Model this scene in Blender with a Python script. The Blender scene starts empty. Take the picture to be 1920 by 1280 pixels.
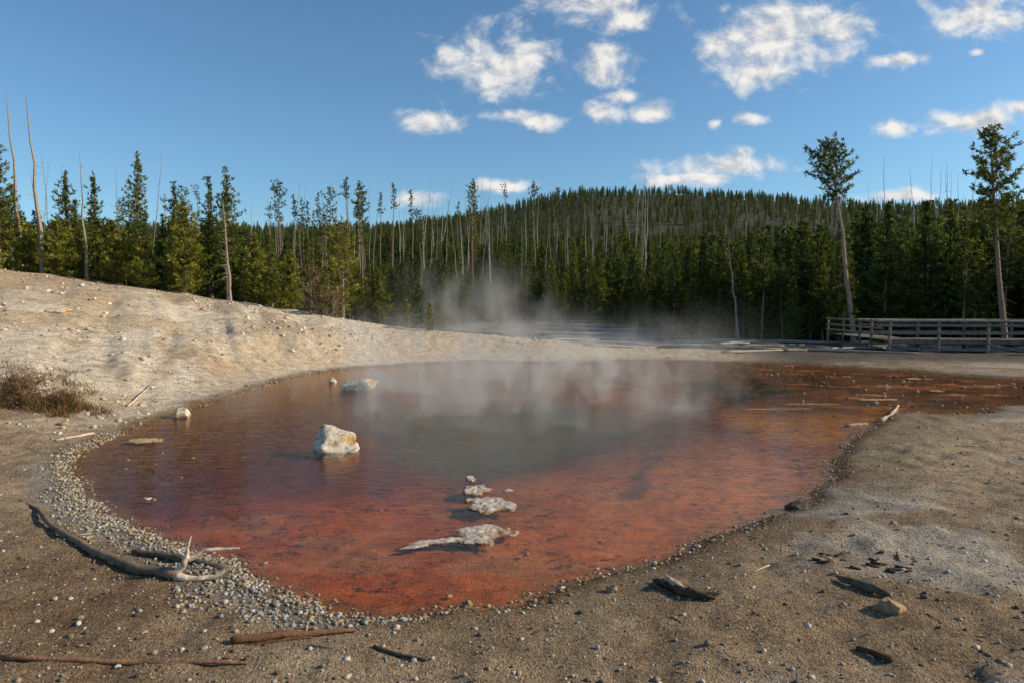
import bpy, math, random, time
import numpy as np
from mathutils import Vector, noise, Matrix
T0=time.time()
random.seed(7); rng=np.random.default_rng(7)
scene=bpy.context.scene
scene.view_settings.view_transform='Standard'
try: scene.view_settings.look='None'
except Exception: pass
scene.view_settings.exposure=0

SUN_AZ=math.radians(90); SUN_EL=math.radians(27)
# ------------------------------------------------------------------ helpers
def ss(a,b,x):
    t=np.clip((np.asarray(x,float)-a)/(b-a),0,1); return t*t*(3-2*t)
def hsh(i,j,s):
    v=np.sin(i*127.1+j*311.7+s*74.7)*43758.5453
    return v-np.floor(v)
def vn(x,y,s=0):
    xi=np.floor(x); yi=np.floor(y); fx=x-xi; fy=y-yi
    fx=fx*fx*(3-2*fx); fy=fy*fy*(3-2*fy)
    a=hsh(xi,yi,s); b=hsh(xi+1,yi,s); c=hsh(xi,yi+1,s); d=hsh(xi+1,yi+1,s)
    return (a*(1-fx)+b*fx)*(1-fy)+(c*(1-fx)+d*fx)*fy
def fbm(x,y,s=0,o=4):
    r=0;a=.5;f=1
    for k in range(o):
        r=r+a*vn(x*f+k*17.3,y*f-k*9.1,s+k); a*=.5; f*=2.03
    return r/(1-.5**o)

class B:
    def __init__(s): s.V=[];s.F=[];s.M=[];s.C=[];s.n=0
    def add(s,V,F,m,C):
        V=np.asarray(V,float); o=s.n
        s.V.append(V); s.n+=len(V)
        for f in F: s.F.append(tuple(int(i)+o for i in f))
        s.M.extend([m]*len(F))
        C=np.asarray(C,float)
        if C.ndim==1: C=np.tile(C,(len(V),1))
        s.C.append(C)
    def tube(s,pts,rad,n=6,m=0,col=(1,1,1),jit=0,rs=None):
        pts=[np.asarray(p,float) for p in pts]; k=len(pts); V=[];F=[]
        ref=np.array([.31,.17,.94])
        for i,p in enumerate(pts):
            t=pts[min(i+1,k-1)]-pts[max(i-1,0)]; t/= (np.linalg.norm(t)+1e-9)
            if abs(t@ref)>.97: ref=np.array([.9,.3,.1])
            a=np.cross(t,ref); a/=np.linalg.norm(a); b=np.cross(t,a)
            for j in range(n):
                th=2*math.pi*j/n; r=rad[i]*(1+(random.uniform(-jit,jit) if jit else 0))
                V.append(p+r*(math.cos(th)*a+math.sin(th)*b))
        for i in range(k-1):
            for j in range(n):
                F.append((i*n+j,i*n+(j+1)%n,(i+1)*n+(j+1)%n,(i+1)*n+j))
        F.append(tuple(range(n-1,-1,-1))); F.append(tuple((k-1)*n+j for j in range(n)))
        s.add(V,F,m,col)
    def blades(s,P,D,L,W,m,C):
        k=len(P); D=D/(np.linalg.norm(D,axis=1,keepdims=True)+1e-9)
        S=np.cross(D,rng.normal(size=(k,3))); S/=np.linalg.norm(S,axis=1,keepdims=True)+1e-9
        L=np.asarray(L).reshape(-1,1)*np.ones((k,1)); W=np.asarray(W).reshape(-1,1)*np.ones((k,1))
        V=np.stack([P-S*W*.35,P+S*W*.35,P+D*L*.6+S*W*.5,P+D*L,P+D*L*.55-S*W*.5],1).reshape(-1,3)
        F=(np.arange(k)[:,None]*5+np.arange(5)[None]).tolist()
        s.add(V,F,m,np.repeat(C,5,axis=0))
    def beam(s,p0,p1,w,h,m=0,col=(1,1,1)):
        p0=np.array(p0,float);p1=np.array(p1,float);t=p1-p0;t/=np.linalg.norm(t)
        up=np.array([0,0,1.]) if abs(t[2])<.9 else np.array([0,1.,0])
        a=np.cross(t,up);a/=np.linalg.norm(a);b=np.cross(a,t)
        V=[p+sx*a*w/2+sz*b*h/2 for p in(p0,p1) for sx,sz in((-1,-1),(1,-1),(1,1),(-1,1))]
        F=[(0,1,2,3),(7,6,5,4),(0,4,5,1),(1,5,6,2),(2,6,7,3),(3,7,4,0)]
        s.add(V,F,m,col)
    def obj(s,name,mats,smooth=False,loc=(0,0,0),link=True):
        me=bpy.data.meshes.new(name)
        V=np.concatenate(s.V)
        me.from_pydata(V.tolist(),[],s.F)
        for m in mats: me.materials.append(m)
        me.polygons.foreach_set('material_index',s.M)
        if smooth: me.polygons.foreach_set('use_smooth',[True]*len(s.F))
        ca=me.color_attributes.new('Col','FLOAT_COLOR','POINT')
        C=np.concatenate(s.C); C=np.concatenate([C,np.ones((len(C),1))],1)
        ca.data.foreach_set('color',C.astype(np.float32).ravel())
        me.update()
        o=bpy.data.objects.new(name,me); o.location=loc
        if link: scene.collection.objects.link(o)
        return o

class NT:
    def __init__(s,nt): s.nt=nt; s.nt.nodes.clear()
    def n(s,t,**k):
        nd=s.nt.nodes.new(t)
        for a,v in k.items():
            if a=='inp':
                for kk,vv in v.items():
                    if isinstance(vv,bpy.types.NodeSocket): s.nt.links.new(vv,nd.inputs[kk])
                    else: nd.inputs[kk].default_value=vv
            else: setattr(nd,a,v)
        return nd
    def math(s,op,a,b=None,c=None,clamp=False):
        i={0:a}
        if b is not None:i[1]=b
        if c is not None:i[2]=c
        return s.n('ShaderNodeMath',operation=op,use_clamp=clamp,inp=i).outputs[0]
    def mix(s,f,a,b,bt='MIX'):
        nd=s.n('ShaderNodeMix',data_type='RGBA',blend_type=bt)
        for idx,v in ((0,f),(6,a),(7,b)):
            if isinstance(v,bpy.types.NodeSocket): s.nt.links.new(v,nd.inputs[idx])
            else: nd.inputs[idx].default_value=v if idx==0 else tuple(v)+((1,) if len(v)==3 else ())
        return nd.outputs[2]
    def noise(s,vec,scale,detail=4,rough=.5,dist=0,out=0):
        return s.n('ShaderNodeTexNoise',inp={'Vector':vec,'Scale':scale,'Detail':detail,'Roughness':rough,'Distortion':dist}).outputs[out]
    def mr(s,v,a,b,c=0,d=1):
        return s.n('ShaderNodeMapRange',interpolation_type='SMOOTHSTEP',inp={0:v,1:a,2:b,3:c,4:d}).outputs[0]
def mat(name):
    m=bpy.data.materials.new(name); m.use_nodes=True; return m,NT(m.node_tree)
def attr(N,name='Col'): return N.n('ShaderNodeAttribute',attribute_name=name).outputs[0]
def out(N,s,vol=None,disp=None):
    o=N.n('ShaderNodeOutputMaterial')
    if s: N.nt.links.new(s,o.inputs[0])
    if vol: N.nt.links.new(vol,o.inputs[1])

# ------------------------------------------------------------------ materials
def simple_mat(name,col,rough=.8,nscale=20,namt=.35,bump=.3,bscale=40,spec=.2,stretch=None,use_attr=True):
    m,N=mat(name)
    tc=N.n('ShaderNodeTexCoord').outputs['Object']
    if stretch: tc=N.n('ShaderNodeMapping',inp={'Vector':tc,'Scale':stretch}).outputs[0]
    nz=N.noise(tc,nscale,5,.6)
    f=N.mr(nz,.25,.75,1-namt,1+namt)
    c=N.mix(1,col,attr(N),'MULTIPLY') if use_attr else None
    cc=N.n('ShaderNodeVectorMath',operation='SCALE',inp={0:c if c else col,3:f}).outputs[0]
    b=N.n('ShaderNodeBump',inp={'Strength':bump,'Distance':.02,'Height':N.noise(tc,bscale,5,.65)}).outputs[0]
    p=N.n('ShaderNodeBsdfPrincipled',inp={'Base Color':cc,'Roughness':rough,'Specular IOR Level':spec,'Normal':b})
    out(N,p.outputs[0]); return m
M_bark=simple_mat('pine_bark',(.24,.17,.12),.9,14,.4,.6,25)
M_snag=simple_mat('weathered_snag_wood',(.44,.39,.33),.85,10,.3,.3,30)
M_drift=simple_mat('driftwood',(.38,.32,.26),.8,9,.4,.7,30)
M_plank=simple_mat('weathered_planks',(.21,.18,.15),.85,6,.35,.4,30)
M_grass=simple_mat('dry_grass_blades',(.19,.13,.06),.8,6,.3,0,30)
M_stone=simple_mat('stones',(1,1,1),.85,18,.3,.6,60)
M_crust=simple_mat('sinter_crust',(.52,.47,.41),.9,22,.5,1.3,60)
def needle_mat(name,c1,c2):
    m,N=mat(name)
    r=N.n('ShaderNodeObjectInfo').outputs['Random']
    base=N.mix(r,c1,c2)
    c=N.mix(1,base,attr(N),'MULTIPLY')
    d=N.n('ShaderNodeBsdfPrincipled',inp={'Base Color':c,'Roughness':.6,'Specular IOR Level':.25}).outputs[0]
    t=N.n('ShaderNodeBsdfTranslucent',inp={'Color':c}).outputs[0]
    mx=N.n('ShaderNodeMixShader',inp={0:.38,1:d,2:t}).outputs[0]
    out(N,mx); return m
M_needle=needle_mat('pine_needles',(.045,.080,.013),(.17,.18,.022))
M_hill=needle_mat('hazed_pine_needles',(.09,.130,.032),(.15,.17,.040))  # lighter copy for the hill, distance haze mixed into the needle colour
M_young=needle_mat('young_pine_needles',(.20,.205,.022),(.22,.215,.028))
M_brown=needle_mat('dry_needles',(.22,.16,.07),(.26,.18,.08))
M_heath=needle_mat('dry_heath_stems',(.20,.12,.055),(.22,.13,.06))

m,N=mat('stained_rock'); M_rock=m
tc=N.n('ShaderNodeTexCoord').outputs['Object']
n1=N.mr(N.noise(tc,4.2,5,.6,.6),.52,.64)
c=N.mix(n1,(.68,.60,.47),(.60,.33,.12))
n2=N.mr(N.noise(tc,14,5,.6),.33,.5)
c=N.mix(n2,(.32,.22,.13),c)
c=N.mix(1,c,attr(N),'MULTIPLY')
b=N.n('ShaderNodeBump',inp={'Strength':.9,'Distance':.05,'Height':N.noise(tc,8,7,.7)}).outputs[0]
out(N,N.n('ShaderNodeBsdfPrincipled',inp={'Base Color':c,'Roughness':.85,'Specular IOR Level':.2,'Normal':b}).outputs[0])

# ------------------------------------------------------------------ pool outline (metres, plan view)
OUT=[(-1.48,5.44),(-1.8,5.65),(-2.19,5.98),(-2.7,6.41),(-3.14,6.69),(-3.56,7.0),(-4.07,7.33),(-4.6,7.79),(-5.2,8.42),(-5.87,9.17),(-6.69,10.2),(-7.19,11.13),(-7.37,11.84),(-7.6,12.96),(-7.79,14.8),(-7.76,16.75),(-7.73,19.3),(-7.57,22.5),(-7.09,25.1),(-5.88,26.8),(-4.39,28.0),(-2.95,29.0),(-1.39,29.6),(.91,29.0),(3.18,29.0),(5.61,29.85),(7.87,29.6),(9.9,28.8),(11.95,28.3),(13.45,26.8),(14.7,25.3),(15.7,23.8),(17.2,22.5),(20,21.5),(26,20.5),(26,17.2),(19,16.8),(12.6,16.8),(10.85,15.5),(9.6,15.3),(8.9,15.5),(7.74,14.25),(6.4,12.7),(5.46,11.3),(4.84,10.2),(4.17,9.17),(3.57,8.35),(2.96,7.79),(2.33,7.33),(1.83,7.0),(1.42,6.62),(1.11,6.35),(.78,6.1),(.37,5.8),(0,5.62),(-.35,5.47),(-.69,5.4),(-1.12,5.4)]
P0=np.array(OUT); pts=[]
for i in range(len(P0)):
    a,b,c_,d=P0[i-1],P0[i],P0[(i+1)%len(P0)],P0[(i+2)%len(P0)]
    for t in np.linspace(0,1,5)[:-1]:
        pts.append(.5*((2*b)+(-a+c_)*t+(2*a-5*b+4*c_-d)*t*t+(-a+3*b-3*c_+d)*t**3))
P=np.array(pts)
P=P+np.stack([(fbm(P[:,0]*2.2,P[:,1]*2.2,3)-.5)*.34,(fbm(P[:,0]*2.2,P[:,1]*2.2,9)-.5)*.34],1)
def sd(x,y):
    x=np.asarray(x,float);y=np.asarray(y,float);sh=x.shape
    x=x.ravel();y=y.ravel(); res=np.full(x.shape,30.0)
    idx=np.where((x>-14)&(x<32)&(y>-1)&(y<37))[0]
    A=P;Bp=np.roll(P,-1,0);dv=Bp-A;l2=(dv**2).sum(1)
    for k in range(0,len(idx),8000):
        I=idx[k:k+8000];px=x[I][:,None];py=y[I][:,None]
        t=np.clip(((px-A[:,0])*dv[:,0]+(py-A[:,1])*dv[:,1])/l2,0,1)
        d=np.sqrt(((px-A[:,0]-t*dv[:,0])**2+(py-A[:,1]-t*dv[:,1])**2).min(1))
        cr=((A[:,1]>py)!=(Bp[:,1]>py))&(px<(Bp[:,0]-A[:,0])*(py-A[:,1])/(Bp[:,1]-A[:,1]+1e-12)+A[:,0])
        ins=cr.sum(1)%2==1
        res[I]=np.where(ins,-d,d)
    return res.reshape(sh)

TX=np.array([-60,-40,-26,-18,-12,-8,-5,0,5,10,15,25,40,80.])
TY=np.array([-20,0,6,12,18,24,30,34,38,45,60.])
TZ=np.array([
 [.8,.6,.4,.2,.1,.08,.06,.05,.05,.06,.1,.2,.3,.5],
 [1.,.8,.5,.3,.15,.1,.06,.05,.05,.06,.1,.2,.3,.5],
 [1.5,1.,.6,.4,.2,.1,.08,.06,.06,.08,.1,.15,.3,.5],
 [2.5,1.8,1.1,.7,.4,.2,.1,.05,.06,.08,.1,.1,.1,.2],
 [4,3,2.,1.3,.8,.4,.15,.05,.05,.05,.05,.05,.05,.1],
 [5.5,4.2,3.1,2.1,1.25,.75,.4,.1,.05,.05,.05,.05,.05,.1],
 [6,5,3.8,2.8,1.9,1.3,.85,.5,.2,.1,.05,.05,.05,.1],
 [6.5,5.1,4.1,3.1,2.25,1.6,1.2,.8,.4,.2,.1,.1,.1,.1],
 [6.5,5.1,4.1,3.0,2.0,1.3,.8,.4,.1,.05,.05,.05,.1,.1],
 [6,4.6,3.4,2.3,1.4,.8,.4,.2,.1,.05,.05,.1,.3,.5],
 [5.5,4.2,2.9,2.0,1.4,1.2,1,1,1,1,1,1.2,1.5,2]])
def bil(x,y):
    x=np.clip(x,TX[0],TX[-1]-1e-6);y=np.clip(y,TY[0],TY[-1]-1e-6)
    i=np.searchsorted(TX,x,side='right')-1;j=np.searchsorted(TY,y,side='right')-1
    i=np.clip(i,0,len(TX)-2);j=np.clip(j,0,len(TY)-2)
    fx=(x-TX[i])/(TX[i+1]-TX[i]);fy=(y-TY[j])/(TY[j+1]-TY[j])
    return (TZ[j,i]*(1-fx)+TZ[j,i+1]*fx)*(1-fy)+(TZ[j+1,i]*(1-fx)+TZ[j+1,i+1]*fx)*fy
def land(x,y):
    r=(bil(x,y)*2+bil(x+1.5,y)+bil(x-1.5,y)+bil(x,y+1.2)+bil(x,y-1.2))/6
    far=np.interp(y,[60,100,150,250,400,550,700,2500],[1,4.5,8.5,15,38,60,62,50])
    hill=28*ss(-110,70,x)*(1-.30*ss(150,300,x))*ss(330,560,y)
    rough=(fbm(x/60,y/60,21)-.5)*8*ss(100,300,y)
    w=ss(48,95,y)
    return r*(1-w)+(far+hill+rough)*w
def relief(x,y):
    lump=np.abs(fbm(x*2.1,y*2.1,33,4)-.5)
    near_=(fbm(x*4.2,y*4.2,37,3)-.5)*.075*(.4+1.2*fbm(x*.5,y*.5,39))
    return (fbm(x*.9,y*.9,31)-.5)*.13+near_-lump*.12
def height(x,y,d=None):
    x=np.asarray(x,float);y=np.asarray(y,float)
    if d is None: d=sd(x,y)
    L=land(x,y)
    sl=ss(12,18,y)*ss(-7,-10,x)*ss(45,38,y)
    rill=(-.12*ss(.56,.68,fbm(x*.55+y*.25,y*.12+x*.1,43,3))+(fbm(x*1.1+y*.5,y*.3+x*.2,45,4)-.5)*.30)*sl
    outz=.006+.06*ss(0,.25,d)+L*ss(0,3.5,d)+relief(x,y)*ss(.05,1.0,d)+rill+.03*ss(.2,1,d)
    e=-d
    dep=.010+.05*ss(0,.6,e)+.05*ss(.5,3,e)+.75*ss(3.2,6.5,e)
    terr=ss(12.5,14.5,y)*ss(5.5,8.5,x+(fbm(x*.4,y*.4,55)-.5)*3)
    bumpy=-.030+ (fbm(x*.8,y*1.6,51)-.5)*.16+(fbm(x*3,y*5,53)-.5)*.03
    inz=-dep*(1-terr)+np.minimum(bumpy,.03)*terr
    inz=inz+ (fbm(x*4,y*4,61)-.5)*.02*ss(0,.5,e)*(1-terr)
    return np.where(d>0,outz,np.minimum(inz,np.where(terr>.5,.035,-.004)))
def hz(x,y): return float(height(np.array([x]),np.array([y]))[0])

# ------------------------------------------------------------------ terrain
def axis(lo,hi,step,g,lim_lo,lim_hi):
    core=list(np.arange(lo,hi,step)); up=[];a=core[-1];s=step
    while a<lim_hi: s*=g;a+=s;up.append(a)
    dn=[];a=core[0];s=step
    while a>lim_lo: s*=g;a-=s;dn.append(a)
    return np.array(dn[::-1]+core+up)
xs=axis(-9,9,.065,1.035,-2500,2500)
y1=list(np.arange(4,12,.055))+list(np.arange(12,34,.11))
up=[];a=y1[-1];s=.12
while a<2600: s*=1.045;a+=s;up.append(a)
dn=[];a=4;s=.07
while a>-400: s*=1.1;a-=s;dn.append(a)
ys=np.array(dn[::-1]+y1+up)
X,Y=np.meshgrid(xs,ys); x=X.ravel();y=Y.ravel()
D=sd(x,y); Z=height(x,y,D)
nx,ny=len(xs),len(ys)
def edge(x):   # front edge of the forest
    return np.interp(x,[-80,-30,-20,-12,-8,-4,0,8,12,15,20,26,34,37,42,60],[38,38,38.5,39.5,42,52,60,56,49,43.5,41,40,38,33,27,24])
def lerp(a,b,t): return a+(b-a)*np.asarray(t)[:,None]
C=np.tile(np.array([.39,.285,.18]),(len(x),1))
nA=fbm(x*.35,y*.35,71);nB=fbm(x*1.6,y*1.6,73);nC=fbm(x*.12,y*.12,75);nD=fbm(x*5,y*5,76)
C=lerp(C,np.array([.24,.155,.085]),ss(.42,.66,nA*.7+nB*.3)*.75)
C=lerp(C,np.array([.47,.41,.34]),ss(.48,.68,fbm(x*.5+9,y*.8,77))*.75*ss(0,3,x))
C=lerp(C,np.array([.20,.12,.062]),ss(9.5,5,y)*ss(-1.0,-3.6,x)*.8*(.5+nB))  # browner near left corner, vignette shading painted into the ground colour
C=C*(.82+.36*nD)[:,None]
pale=ss(11,17,y)*ss(-6.5,-9.5,x-ss(22,28,y)*14)
pale=np.clip(pale*(.6+.9*nB),0,1)
C=lerp(C,np.array([.82,.68,.51]),pale)
up_=ss(2.2,3.6,Z+ (nA-.5)*1.5)*ss(15,20,y)*ss(48,40,y)
C=lerp(C,np.array([.50,.34,.20]),up_*.75)
och=ss(.50,.66,fbm(x*.5,y*.5,79))*ss(12,18,y)*ss(-4,-8,x)
C=lerp(C,np.array([.58,.40,.22]),och*.6)
strk=ss(.56,.68,fbm(x*.9+y*.35,y*.25+x*.15,83))*ss(13,18,y)*ss(-7,-10,x);C=lerp(C,np.array([.42,.31,.20]),strk*.65)
spots=ss(.62,.7,fbm(x*2.2,y*2.2,85))*ss(12,16,y)*ss(-7,-9,x);C=lerp(C,np.array([.36,.25,.15]),spots*.5)
lb=ss(-8.5,-10,x)*ss(17.5,14.5,y)*ss(8,12,y); C=lerp(C,np.array([.24,.15,.08]),lb*.7*ss(.35,.6,nB))
bm=ss(27,30,y)*ss(36,33,y)*ss(-8,-4,x)*ss(14,8,x)
C=lerp(C,np.array([.54,.40,.25]),bm*.8)
flat=ss(33.5,36,y)*ss(-8,-4,x)
C=lerp(C,np.array([.28,.26,.23]),flat)
C=lerp(C,np.array([.08,.06,.045]),flat*ss(.46,.58,fbm(x*.25,y*.6,81)))
rt=ss(26,30,y)*ss(9,13,x)
C=lerp(C,np.array([.11,.09,.075]),rt)
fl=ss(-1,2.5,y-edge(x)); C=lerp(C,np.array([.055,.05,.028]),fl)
gr=ss(.75,.2,D)*ss(0,.03,D)*ss(-.9,-1.6,x)*ss(13,9,y)
C=lerp(C,np.array([.30,.27,.23]),gr)
wet=ss(.45,.05,D+(nB-.5)*.45)*(D>0)
C=lerp(C,np.array([.16,.090,.036]),wet*.9)
damp=ss(1.4,.3,D+(nA-.5)*1.6)*(D>0)*ss(0,1.5,x);C=lerp(C,C*.68,damp)
# bed colours (microbial mats)
e=-D
bed=np.tile(np.array([.155,.028,.011]),(len(x),1))
nb=fbm(x*.6,y*.6,91);nb2=fbm(x*1.8,y*1.8,93)
near=ss(13,8.2,y+(nb-.5)*3.4+ np.clip(-x-1.5,0,9)*1.3)*ss(5,1.2,e+(nb-.5)*2.8)
bed=lerp(bed,np.array([.47,.100,.010]),near)
rgt=ss(-.5,2.5,x+(nb-.5)*2-(y-9)*.12)*ss(14.5,10,y)*ss(4.5,1.5,e+(nb-.5)*1.5)
bed=lerp(bed,np.array([.56,.165,.035]),rgt*.9)
ora=ss(4.2,5.6,x)*ss(11.5,13,y)*ss(18,15,y)
bed=lerp(bed,np.array([.58,.20,.012]),ora)
far=ss(19,25,y)*(1-ss(5,7,x)); bed=lerp(bed,np.array([.28,.08,.025]),far)
fr=ss(5,8,x)*ss(14.5,17,y); bed=lerp(bed,np.array([.27,.085,.018]),fr)
bed=lerp(bed,np.array([.36,.16,.045]),fr*ss(.5,.65,nb2)*.6)
bed=lerp(bed,np.array([.08,.035,.016]),fr*ss(.48,.6,fbm(x*.7+3,y*1.6,95))*.7)
rr=np.sqrt(((x-.2)/4.3)**2+((y-17.2)/6.2)**2)+(nb-.5)*.5
deep=ss(1.12,.5,rr); bed=lerp(bed,np.array([.080,.078,.045]),deep)
lf=ss(-4.5,-6.5,x)*ss(20,10,y); bed=lerp(bed,np.array([.18,.066,.014]),lf*.8)
silt=ss(.55,.7,fbm(x*.9+5,y*.9,97))*near; bed=lerp(bed,np.array([.42,.18,.07]),silt*.6)
# sunken dark fissure on the right of the pool
fa=np.array([2.9,14.4]);fb=np.array([1.64,9.05]);fv=fb-fa
ft=np.clip(((x-fa[0])*fv[0]+(y-fa[1])*fv[1])/(fv@fv),0,1);fd=np.hypot(x-fa[0]-ft*fv[0]-(fbm(y*.8,y*0,111)-.5)*.8,y-fa[1]-ft*fv[1])
bed=lerp(bed,np.array([.055,.026,.018]),ss(.26,.08,fd+(nb2-.5)*.25)*.6)
rim=ss(.35,0,e+(nb2-.5)*.3); bed=lerp(bed,np.array([.29,.13,.03]),rim*.7)
crust_=fr*ss(-.01,.02,Z)*ss(.45,.65,nb2); bed=lerp(bed,np.array([.40,.28,.18]),crust_*.6)
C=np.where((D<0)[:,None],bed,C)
me=bpy.data.meshes.new('ground')
idx=np.arange(nx*ny).reshape(ny,nx)
F=np.stack([idx[:-1,:-1],idx[:-1,1:],idx[1:,1:],idx[1:,:-1]],-1).reshape(-1,4)
me.vertices.add(len(x));me.vertices.foreach_set('co',np.stack([x,y,Z],1).astype(np.float32).ravel())
me.loops.add(F.size);me.loops.foreach_set('vertex_index',F.ravel().astype(np.int32))
me.polygons.add(len(F));me.polygons.foreach_set('loop_start',np.arange(0,F.size,4,dtype=np.int32))
me.polygons.foreach_set('use_smooth',np.ones(len(F),bool))
me.update(calc_edges=True)
ca=me.color_attributes.new('Col','FLOAT_COLOR','POINT')
mask=np.where(D<0,1.,0.)
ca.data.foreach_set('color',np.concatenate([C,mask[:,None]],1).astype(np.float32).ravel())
m,N=mat('ground_soil')
at=N.n('ShaderNodeAttribute',attribute_name='Col'); pos=N.n('ShaderNodeNewGeometry').outputs['Position']
f1=N.mr(N.noise(pos,30,7,.8),.28,.72,.45,1.55)
f2=N.mr(N.noise(pos,3.5,7,.65),.3,.7,.72,1.28)
f=N.math('MULTIPLY',f1,f2)
dry=N.n('ShaderNodeVectorMath',operation='SCALE',inp={0:at.outputs[0],3:f}).outputs[0]
vo=N.n('ShaderNodeTexVoronoi',inp={'Vector':pos,'Scale':60.0})
vs=N.n('ShaderNodeSeparateColor',inp={0:vo.outputs['Color']})
g=N.mr(vs.outputs[0],.80,.95)
dry=N.mix(N.math('MULTIPLY',g,.4),dry,(.52,.46,.38))
g2=N.mr(vs.outputs[1],.80,.95)
dry=N.mix(N.math('MULTIPLY',g2,.5),dry,(.09,.065,.045))
sp=N.mr(N.noise(pos,9,5,.7,.4),.54,.60); cl=N.mr(N.noise(pos,.9,3,.5),.38,.55)
sp2=N.mr(N.noise(pos,2.6,6,.7,.8),.56,.64)
spk=N.math('MULTIPLY',N.math('MAXIMUM',sp,N.math('MULTIPLY',sp2,.8)),cl)
wetc=N.n('ShaderNodeVectorMath',operation='SCALE',inp={0:at.outputs[0],3:N.mr(N.noise(pos,3,6,.65,.5),.3,.7,.7,1.3)}).outputs[0]
wetc=N.mix(N.math('MULTIPLY',spk,.75),wetc,(.060,.014,.009))
col=N.mix(at.outputs['Alpha'],dry,wetc)
h=N.math('ADD',N.math('MULTIPLY',N.noise(pos,30,7,.8),.8),N.math('MULTIPLY',N.noise(pos,6,5,.65),2.2))
h=N.math('ADD',h,N.math('MULTIPLY',vo.outputs['Distance'],-.5))
bp=N.n('ShaderNodeBump',inp={'Strength':1.0,'Distance':.045,'Height':h}).outputs[0]
out(N,N.n('ShaderNodeBsdfPrincipled',inp={'Base Color':col,'Roughness':.92,'Specular IOR Level':.12,'Normal':bp}).outputs[0])
me.materials.append(m)
g_=bpy.data.objects.new('ground',me);scene.collection.objects.link(g_)

# ------------------------------------------------------------------ water
bw=B(); bw.add([(-9,4.8,0),(27,4.8,0),(27,31,0),(-9,31,0)],[(0,1,2,3)],0,(1,1,1))
m,N=mat('hot_spring_water')
gm=N.n('ShaderNodeNewGeometry');pos=gm.outputs['Position']
mp=N.n('ShaderNodeMapping',inp={'Vector':pos,'Rotation':(0,0,.5),'Scale':(1.0,2.4,1)}).outputs[0]
h=N.math('ADD',N.noise(mp,3.2,3,.55,.6),N.math('MULTIPLY',N.noise(mp,11,2,.5),.25))
bp=N.n('ShaderNodeBump',inp={'Strength':.20,'Distance':.05,'Height':h}).outputs[0]
dt=N.n('ShaderNodeVectorMath',operation='DOT_PRODUCT',inp={0:bp,1:gm.outputs['Incoming']}).outputs['Value']
om=N.math('SUBTRACT',1.0,N.math('ABSOLUTE',dt),clamp=True)
fr_=N.math('MULTIPLY_ADD',N.math('POWER',om,5.0),.98,.02,clamp=True)
tr=N.n('ShaderNodeBsdfTransparent',inp={'Color':(.98,.95,.90,1)}).outputs[0]
gl=N.n('ShaderNodeBsdfGlossy',inp={'Color':(.80,.68,.56,1),'Roughness':.05,'Normal':bp}).outputs[0]
out(N,N.n('ShaderNodeMixShader',inp={0:fr_,1:tr,2:gl}).outputs[0])
bw.obj('pool_water',[m])

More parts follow.
